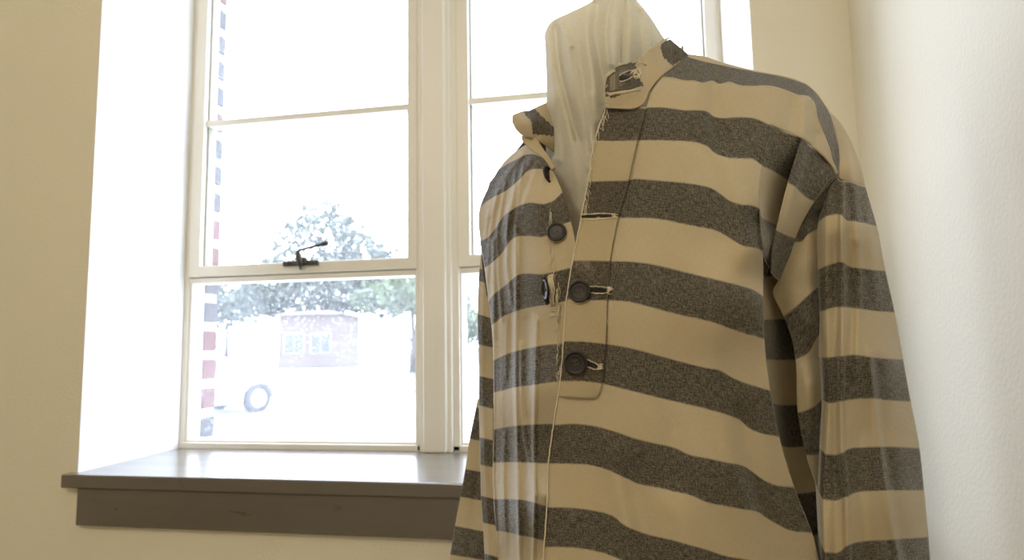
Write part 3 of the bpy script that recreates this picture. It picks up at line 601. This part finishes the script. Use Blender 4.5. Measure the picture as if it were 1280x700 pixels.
# sill board and apron
a = on_y(76, 590.5, -.02); b_ = on_y(93, 654.5, -.016)
mb = MB(); mb.box((a[0], -.02, z0 - .027), (Wd + .03, DP + .002, z0), .003); struct('trim_1', mb, M_brown, label='brown painted window sill board')
mb = MB(); mb.box((b_[0], -.014, z0 - .100), (Wd + .012, 0.002, z0 - .027), .002); struct('trim_2', mb, M_brown, label='brown painted apron board under the sill')
# window: casing, mullion post, two steel lights
win = bpy.data.objects.new('window_1', None); win.location = (Wd / 2, DP, z0); put(win, kind='structure')
def wpart(name, mb, mat, smooth=False, parent=win):
    o = mb.build(name, mat, smooth=smooth); set_parent_at(o, win) if parent is win else None
    if parent is not win:
        o.parent = parent; o.matrix_parent_inverse = parent.matrix_parent_inverse.inverted() @ Matrix.Translation(win.location).inverted()
    return o
Y0 = DP - .022; Y1 = DP + .035
mb = MB()                                                  # outer frame round both lights
mb.box((-.002, Y0 + .006, z0), (.013, Y1 + .01, z0 + HT), .002); mb.box((Wd - .013, Y0 + .006, z0), (Wd + .002, Y1 + .01, z0 + HT), .002)
mb.box((.0, Y0 + .004, z0 - .001), (Wd, Y1 + .01, z0 + .014), .002); mb.box((0, Y0 + .006, z0 + HT - .03), (Wd, Y1 + .01, z0 + HT + .001), .002)
wpart('window_frame', mb, M_trim)
mb = MB()                                                  # moulded post between the lights
mb.box((.633, Y0 - .006, z0 - .001), (.712, Y1 + .01, z0 + HT), .004); mb.box((.643, Y0 - .014, z0 - .001), (.700, Y0 + .002, z0 + HT), .005, seg=3); mb.box((.622, Y0 + .004, z0), (.728, Y1, z0 + HT), .003)
wpart('mullion', mb, M_trim)
def light(x0, x1, flip, handle):
    lo, hi = x0, x1
    sash = MB(); z = z0
    # fixed lower pane frame
    sash.box((lo, Y0 + .010, z + .012), (lo + .010, Y1, z + .425), .002); sash.box((hi - .010, Y0 + .010, z + .012), (hi, Y1, z + .425), .002)
    sash.box((lo + .0004, Y0 + .0115, z + .0083), (hi - .0004, Y1 - .001, z + .020), .002); sash.box((lo + .0004, Y0 + .008, z + .413), (hi - .0004, Y1 - .001, z + .4265), .0025)
    wpart('fixed_sash', sash, M_trim)
    up = MB(); w = .033
    up.box((lo + .001, Y0 + .002, z + .428), (lo + w, Y1 - .006, z + HT - .02), .003); up.box((hi - w + .006, Y0 + .002, z + .428), (hi - .001, Y1 - .006, z + HT - .02), .003)
    up.box((lo + .0014, Y0 + .0026, z + .4285), (hi - .0014, Y1 - .0066, z + .457), .003); up.box((lo + .0014, Y0 + .0026, z + HT - .05), (hi - .0014, Y1 - .0066, z + HT - .0205), .003)
    s = wpart('hinged_sash', up, M_trim)
    pt = MB(); e = .004                                      # grey puttied inner edge
    xa, xb = lo + w, hi - w + .006
    pt.box((xa - .001, Y0 + .018, z + .455), (xa + e, Y1 - .01, z + HT - .05)); pt.box((xb - e, Y0 + .018, z + .455), (xb + .001, Y1 - .01, z + HT - .05)); pt.box((xa, Y0 + .018, z + .455), (xb, Y1 - .01, z + .455 + e))
    wpart('glazing_edge', pt, M_putty, parent=s)
    for zz in (.836, 1.213):
        m_ = MB(); m_.box((xa, Y0 + .012, z + zz - .008), (xb, Y1 - .012, z + zz + .008), .002); wpart('glazing_bar', m_, M_trim, parent=s)
    for (za, zb, xx0, xx1) in ((.016, .417, lo + .006, hi - .006), (.452, .832, xa - .003, xb + .003), (.840, 1.209, xa - .003, xb + .003), (1.217, HT - .04, xa - .003, xb + .003)):
        p_ = MB(); p_.box((xx0, DP + .010, z + za), (xx1, DP + .013, z + zb)); wpart('window_pane', p_, M_glass)
    return s
s1 = light(.010, .627, 0, 1); s2 = light(.723, 1.340, 1, 0)
# casement handle at the foot of the left hinged sash
yh = Y0 - .002
hb = MB()
q = lambda x, y, dy=0: Vector(on_y(x, y, yh - dy))
pl0, pl1 = q(354, 330), q(398, 327.5)
hb.box((pl0.x, yh - .003, pl0.z - .006), (pl1.x, yh + .003, pl0.z + .006), .0015)
for xx in (358.5, 392): 
    c = q(xx, 329 if xx < 370 else 327); hb.lathe([(0, .004), (.003, .0035), (.0045, 0)], Matrix.Translation((c.x, yh - .003, c.z)) @ Matrix.Rotation(math.pi / 2, 4, 'X'), n=12)
base = wpart('casement_fastener', hb, M_bronze)
hb = MB()
hb.tube([q(376, 337, .006), q(375.5, 330, .012), q(373.5, 322, .014), q(372.5, 317, .013), q(371.5, 313.5, .012)], [.003, .0065, .0085, .006, .0035], 12)
hb.tube([q(371.3, 314, .012), q(376, 312.2, .014), q(388, 309, .02), q(400, 306, .026), (q(404, 304.8, .028)), q(409.5, 303.5, .030)], [.0032, .0030, .0034, .0042, .0055, .0058], 10)
hb.lathe([(0, .010), (.006, .009), (.008, .004), (.008, 0)], Matrix.Translation(q(381, 325.5, .002)) @ Matrix.Rotation(math.pi / 2, 4, 'X'), n=16)
wpart('handle', hb, M_bronze, smooth=True, parent=base)

# ceiling lamp (out of frame, the warm light of the room)
lamp = empty('ceiling_lamp', (.25, -2.3, ZC), label='round opal glass ceiling lamp in the middle of the room', cat='lamp')
ml, nt, out = new_mat('lamp_glow'); e = nt.nodes.new('ShaderNodeEmission'); e.inputs[0].default_value = (1, .84, .6, 1); e.inputs[1].default_value = 4; nt.links.new(e.outputs[0], out.inputs[0])
mb = MB(); mb.lathe([(0, -.11), (.10, -.10), (.17, -.065), (.19, -.02), (.18, 0)], Matrix.Translation((.25, -2.3, ZC)), n=32); so = mb.build('lamp_shade', ml, smooth=True); set_parent_at(so, lamp)
mb = MB(); mb.lathe([(.18, 0), (.20, 0), (.20, -.02), (.19, -.03)], Matrix.Translation((.25, -2.3, ZC)), n=32); so = mb.build('lamp_ring', M_bronze, smooth=True); set_parent_at(so, lamp)

# ================================================================ OUTSIDE
GZ = -.32
M_mortar = simple('mortar', (.62, .60, .55), .9, bump=.4, bscale=80)
M_brickr = simple('red_brick', (.115, .020, .013), .85, var=.3, vscale=20, bump=.5, bscale=60)
M_brickg = simple('grey_brick', (.050, .045, .046), .85, var=.3, vscale=20, bump=.5, bscale=60)
# brick reveal outside the left jamb
YE0 = DP; YE1 = DP + .155
mb = MB(); mb.box((-2.8, YE0, GZ), (-.006, DP + .121, 3.4)); mb.box((Wd + .05, YE0, GZ), (2.0, YE1, 3.4)); mb.box((Wd + .01, YE0, GZ), (Wd + .052, YE0 + .045, 3.4)); mb.box((-.06, YE0, GZ), (Wd + .05, YE1, z0 - .03)); mb.box((-.06, YE0, z0 + HT), (Wd + .05, YE1, 3.4))
struct('wall_exterior', mb, M_mortar)
mr, mg = MB(), MB(); k = 0; z = z0 - .002; pit = .077
while z < z0 + HT:
    tgt = mr if 1 <= k <= 3 or (6 <= k <= 7) or k in (11, 16) else mg
    tgt.box((-.10, DP + .066, z + .012), (.0, DP + .123, z + pit - .012), .004)
    z += pit; k += 1
struct('wall_exterior_red_bricks', mr, M_brickr); struct('wall_exterior_grey_bricks', mg, M_brickg)
mb = MB(); mb.box((-.06, DP + .03, z0 - .05), (Wd + .05, YE1 + .03, z0 - .002), .004); struct('trim_3', mb, simple('pale_sill_stone', (.7, .7, .68), .8))
struct('trim_4', MB().box((-.03, DP + .03, z0), (-.002, DP + .064, z0 + HT)).box((Wd + .002, DP + .03, z0), (Wd + .03, DP + .064, z0 + HT)), simple('white_outer_trim', (.8, .8, .8), .6))
# ground
mgd, nt, out = new_mat('lawn'); n = N(nt); tc = n('TexCoord').outputs['Object']
nz = n('TexNoise', {'Vector': tc, 'Scale': .5, 'Detail': 8.}).outputs[0]
b = n('BsdfPrincipled', {'Base Color': n.mix(nz, rgb(.09, .12, .05), rgb(.15, .15, .10)), 'Roughness': .9}); nt.links.new(b.outputs[0], out.inputs[0])
mb = MB(); mb.box((-120, .6, GZ - .3), (120, 190, GZ - .02)); struct('ground_lawn', mb, mgd)
M_conc = simple('pale_concrete', (.62, .61, .58), .9, var=.1, vscale=.6)
A0, A1, A2, A3 = XD(-14, 1.9, 0), XD(16, 1.9, 0), XD(18, 14.5, 0), XD(-14, 21, 0)
mb = MB(); vs = [(p[0], p[1], GZ + h) for h in (-.02, .0) for p in (A0, A1, A2, A3)]; mb.raw(vs, [(0, 1, 2, 3), (4, 5, 6, 7), (0, 1, 5, 4), (1, 2, 6, 5), (2, 3, 7, 6), (3, 0, 4, 7)]); struct('ground_driveway', mb, M_conc)
A0, A1, A2, A3 = XD(-40, 36, 0), XD(40, 36, 0), XD(40, 41, 0), XD(-40, 41, 0)
mb = MB(); vs = [(p[0], p[1], GZ + h) for h in (-.02, .01) for p in (A0, A1, A2, A3)]; mb.raw(vs, [(0, 1, 2, 3), (4, 5, 6, 7), (0, 1, 5, 4), (1, 2, 6, 5), (2, 3, 7, 6), (3, 0, 4, 7)]); struct('ground_street', mb, M_conc)
def XatD(px, D): return (px - 640) / F * D
# car
M_car = simple('white_car_paint', (.82, .83, .84), .25, coat=.6); M_tyre = simple('tyre', (.045, .045, .048), .8); M_rim = simple('rim', (.5, .5, .52), .3, metal=.8); M_cglass = simple('car_glass', (.08, .085, .09), .08)
D0 = 14.2; wx = XatD(328, D0); wpos = XD(wx, D0, GZ); ang = YAW + math.radians(56)
car = empty('car', tuple(wpos), label='white car parked on the pale driveway, its front wheel showing beyond the brick edge', cat='car'); car.rotation_euler = (0, 0, ang)
# local frame: x forward, near side at y = 0 going to y = +1.75; front axle at x = 0
prof = [(.86, .32), (.90, .55), (.80, .74), (.35, .90), (-.25, .98), (-.95, 1.38), (-1.5, 1.46), (-2.4, 1.42), (-3.2, 1.05), (-3.55, .98), (-3.62, .6), (-3.55, .30)]
arch = [(-3.08, .30), (-3.02, .50), (-2.85, .63), (-2.66, .67), (-2.47, .63), (-2.30, .50), (-2.24, .28), (-.42, .26), (-.38, .48), (-.22, .63), (0, .68), (.22, .63), (.38, .48), (.42, .30)]
poly = prof + arch; n_ = len(poly)
def inset(z): return .02 + max(0, z - .95) * .55
vs = [(x, inset(z), z) for x, z in poly] + [(x, 1.75 - inset(z), z) for x, z in poly]
bm = bmesh.new(); v_ = [bm.verts.new(q_) for q_ in vs]
bm.faces.new(v_[:n_]); bm.faces.new(v_[n_:][::-1])
for i in range(n_): bm.faces.new((v_[i], v_[(i + 1) % n_], v_[n_ + (i + 1) % n_], v_[n_ + i]))
bmesh.ops.recalc_face_normals(bm, faces=bm.faces[:]); bmesh.ops.triangulate(bm, faces=[f for f in bm.faces if len(f.verts) > 4])
me = bpy.data.meshes.new('car_body'); bm.to_mesh(me); bm.free(); me.materials.append(M_car); put(bpy.data.objects.new('car_body', me), parent=car)
mb = MB()
for yy, sg in ((.02, -1), (1.73, 1)):
    y = lambda z: (inset(z) - .006) if sg < 0 else 1.75 - inset(z) + .006
    mb.raw([(-.42, y(1.0), 1.0), (-1.0, y(1.33), 1.33), (-1.5, y(1.39), 1.39), (-1.55, y(1.0), 1.0)], [(0, 1, 2, 3)]); mb.raw([(-1.65, y(1.0), 1.0), (-1.6, y(1.39), 1.39), (-2.3, y(1.35), 1.35), (-2.9, y(1.02), 1.02)], [(0, 1, 2, 3)])
mb.raw([(-.30, .18, 1.02), (-.30, 1.57, 1.02), (-.93, 1.46, 1.375), (-.93, .29, 1.375)], [(0, 1, 2, 3)]); mb.build('car_window', M_cglass, parent=car)
for x in (0, -2.66):
    for y in (.02, 1.73):
        mb = MB(); mb.lathe([(.20, -.1), (.31, -.1), (.33, -.07), (.33, .07), (.31, .1), (.20, .1), (.20, -.1)], Matrix.Translation((x, y + (.1 if y < 1 else -.1), .33)) @ Matrix.Rotation(math.pi / 2, 4, 'X'), n=28); w_ = mb.build('wheel', M_tyre, smooth=True, parent=car)
        mb = MB(); mb.lathe([(0, -.07), (.06, -.085), (.08, -.06), (.19, -.08), (.205, -.09), (.205, .09), (.19, .08), (.08, .06), (.06, .085), (0, .07)], Matrix.Translation((x, y + (.1 if y < 1 else -.1), .33)) @ Matrix.Rotation(math.pi / 2, 4, 'X'), n=28); mb.build('wheel_rim', M_rim, smooth=True, parent=w_)
# brick house
def brick_wall():
    m, nt, out = new_mat('brick_house'); n = N(nt); tc = n('TexCoord').outputs['Object']
    mp = n('Mapping', {'Vector': tc, 'Rotation': (math.pi / 2, 0, 0)}).outputs[0]
    bt = n('TexBrick', {'Vector': mp, 'Color1': rgb(.17, .115, .105), 'Color2': rgb(.14, .11, .10), 'Mortar': rgb(.18, .17, .16), 'Scale': 4.}).outputs[0]
    b = n('BsdfPrincipled', {'Base Color': bt, 'Roughness': .9}); nt.links.new(b.outputs[0], out.inputs[0]); return m
Dh = 44.; hx0, hx1 = XatD(350, Dh), XatD(424, Dh)
hc = XD((hx0 + hx1) / 2, Dh, GZ); house = empty('brick_house', tuple(hc), label='small red brick house with two windows far off under the trees', cat='house'); house.rotation_euler = (0, 0, YAW)
w2 = (hx1 - hx0) / 2; HH = float(P(390, 392, Dh)[2]) - GZ; M_bh = brick_wall()
MB().box((-w2, 0, 0), (w2, 6, HH)).build('wall', M_bh, parent=house)
mb = MB(); mb.raw([(-w2 - .4, -.5, HH - .05), (w2 + .4, -.5, HH - .05), (w2 + .4, 6.5, HH - .05), (-w2 - .4, 6.5, HH - .05), (-w2 + 1.5, 3, HH + .35), (w2 - 1.5, 3, HH + .35)], [(0, 1, 5, 4), (1, 2, 5), (2, 3, 4, 5), (3, 0, 4), (0, 3, 2, 1)]); mb.build('roof', simple('shingle', (.25, .25, .26), .9), parent=house)
for xx in (-w2 * .48, w2 * .42):
    f_ = MB().box((xx - .75, -.06, .95), (xx + .75, .02, 2.45), .02).build('window', simple('house_trim', (.26, .25, .25), .7), parent=house)
    mb = MB(); mb.box((xx - .65, -.08, 1.05), (xx - .04, -.055, 2.35)); mb.box((xx + .04, -.08, 1.05), (xx + .65, -.055, 2.35)); mb.build('pane', M_cglass, parent=f_)
# trees
M_leaf = simple('leaf', (.095, .115, .090), .7, var=.4, vscale=.5); M_leaf2 = simple('leaf_pale', (.13, .17, .09), .7, var=.4, vscale=.5); M_bark = simple('bark', (.10, .085, .075), .9, var=.3, vscale=3)
def tree(px, D, blobs, label, mat, n=4000, size=.45, trunk=(.3, .18), lean=0):
    base = XD(XatD(px, D), D, GZ); r = empty('tree', tuple(base), label=label, cat='tree', group=None); r.rotation_euler = (0, 0, YAW)
    mb = MB(); top = max(b[1] for b in blobs)
    H = (GZ * 0 + (top))
    mb.tube([(0, 0, -.1), (.05, 0, H * .3), (lean, 0, H * .6), (lean * 1.5, .1, H * .92)], [trunk[0], trunk[0] * .8, trunk[1] * .7, .04], 12)
    for b in blobs: mb.tube([(lean * .5, 0, H * .35), (b[0] * .5, 0, (H * .4 + b[1]) / 2), (b[0], 0, b[1])], [trunk[1] * .6, trunk[1] * .4, .03], 8)
    mb.build('trunk', M_bark, smooth=True, parent=r)
    vs = []; fs = []; tot = sum(b[2] ** 2 for b in blobs)
    for (bx, bz, br, sq) in blobs:
        for _ in range(int(n * br ** 2 / tot)):
            u = rng.normal(size=3); u /= np.linalg.norm(u); rad = br * rng.uniform(.25, 1.0) ** .5 * (1 + .18 * math.sin(5 * u[0] + 3 * u[2]) + .12 * math.sin(9 * u[1] + 7 * u[0]))
            c = np.array([bx, 0, bz]) + u * rad * np.array([1, .8, sq]); a = rng.normal(size=3); a /= np.linalg.norm(a); bb = np.cross(a, rng.normal(size=3)); bb /= np.linalg.norm(bb); s = size * rng.uniform(.5, 1.2); k0 = len(vs)
            vs += [c - a * s, c - bb * s * .5, c + a * s, c + bb * s * .5]; fs.append((k0, k0 + 1, k0 + 2, k0 + 3))
    mesh_obj('foliage', vs, fs, mat, parent=r); return r
def Zat(py, D, px=420): return float(P(px, py, D)[2]) - GZ
Dt = 60.
tree(405, Dt, [((405 - 405) * Dt / F, Zat(300, Dt), 58 * Dt / F, .95), (-62 * Dt / F, Zat(345, Dt), 40 * Dt / F, .8), (55 * Dt / F, Zat(335, Dt), 52 * Dt / F, .8), (10 * Dt / F, Zat(365, Dt), 70 * Dt / F, .45), (-75 * Dt / F, Zat(375, Dt), 40 * Dt / F, .55), (85 * Dt / F, Zat(372, Dt), 40 * Dt / F, .6)], 'tall round leafy tree rising behind the brick house', M_leaf, n=7000, size=.42, trunk=(.5, .3))
Dt2 = 34.
tree(517, Dt2, [(-5 * Dt2 / F, Zat(365, Dt2), 40 * Dt2 / F, .7), (-50 * Dt2 / F, Zat(372, Dt2), 26 * Dt2 / F, .6), (40 * Dt2 / F, Zat(380, Dt2), 40 * Dt2 / F, .7)], 'nearer pale green tree with a slim dark trunk at the right of the lawn', M_leaf2, n=3000, size=.25, trunk=(.22, .14))
tree(285, 85., [(0, Zat(380, 85.), 38 * 85 / F, .7), (30 * 85 / F, Zat(368, 85.), 30 * 85 / F, .6)], 'low distant tree at the left beyond the white car', M_leaf, n=2200, size=.45, trunk=(.3, .2))
tree(640, 58., [(0, Zat(400, 58., 640), 45 * 58 / F, .6), (-45 * 58 / F, Zat(410, 58., 600), 30 * 58 / F, .6)], 'distant tree seen through the right-hand window light', M_leaf2, n=1800, size=.45, trunk=(.3, .2))

# ================================================================ LIGHT
w = bpy.data.worlds.new('sky'); bpy.context.scene.world = w; w.use_nodes = True; nt = w.node_tree; nt.nodes.clear(); n = N(nt)
out = nt.nodes.new('ShaderNodeOutputWorld')
tc = n('TexCoord').outputs['Generated']; sz = n('SeparateXYZ', {0: tc}).outputs[2]
f = n.m('MULTIPLY', n.m('ADD', sz, .1), 1.1, clamp=True)
cl = n.m('MULTIPLY', n('TexNoise', {'Vector': tc, 'Scale': 2.5, 'Detail': 4.}).outputs[0], .25)
col = n.mix(f, rgb(.91, 1.0, 1.12), rgb(.80, .95, 1.25))
bg = n('Background', {0: col, 1: n.m('MULTIPLY', n.m('ADD', .88, cl), 7.8)}); nt.links.new(bg.outputs[0], out.inputs[0])
def area(name, loc, rot, sx, sy, power, col, portal=False):
    l = bpy.data.lights.new(name, 'AREA'); l.shape = 'RECTANGLE'; l.size = sx; l.size_y = sy; l.energy = power; l.color = col
    o = bpy.data.objects.new(name, l); o.location = loc; o.rotation_euler = rot; C.objects.link(o)
    if portal: l.cycles.is_portal = True
    return o
area('window_portal', (Wd / 2, DP + .17, z0 + HT / 2), (math.radians(-90), 0, 0), Wd, HT, 1, (1, 1, 1), True)
l = bpy.data.lights.new('room_lamp', 'POINT'); l.energy = 43; l.color = (1, .89, .66); l.shadow_soft_size = .18
o = bpy.data.objects.new('room_lamp', l); o.location = (.25, -2.3, ZC - .30); C.objects.link(o)

# ================================================================ CAMERA
cam = bpy.data.cameras.new('camera'); co = bpy.data.objects.new('camera', cam); C.objects.link(co)
co.location = tuple(CAM); co.rotation_euler = EUL; cam.sensor_width = 36; cam.lens = F / 1280 * 36; cam.clip_start = .01; cam.clip_end = 400
cam.dof.use_dof = True; cam.dof.focus_distance = .66; cam.dof.aperture_fstop = 6.3
sc = bpy.context.scene; sc.camera = co
sc.view_settings.view_transform = 'Standard'; sc.view_settings.look = 'None'; sc.view_settings.exposure = 0.0; sc.view_settings.gamma = 1; sc.view_settings.use_curve_mapping = False
sc.cycles.max_bounces = 10; sc.cycles.diffuse_bounces = 6; sc.cycles.transparent_max_bounces = 16; sc.cycles.use_denoising = True; sc.cycles.sample_clamp_indirect = 8
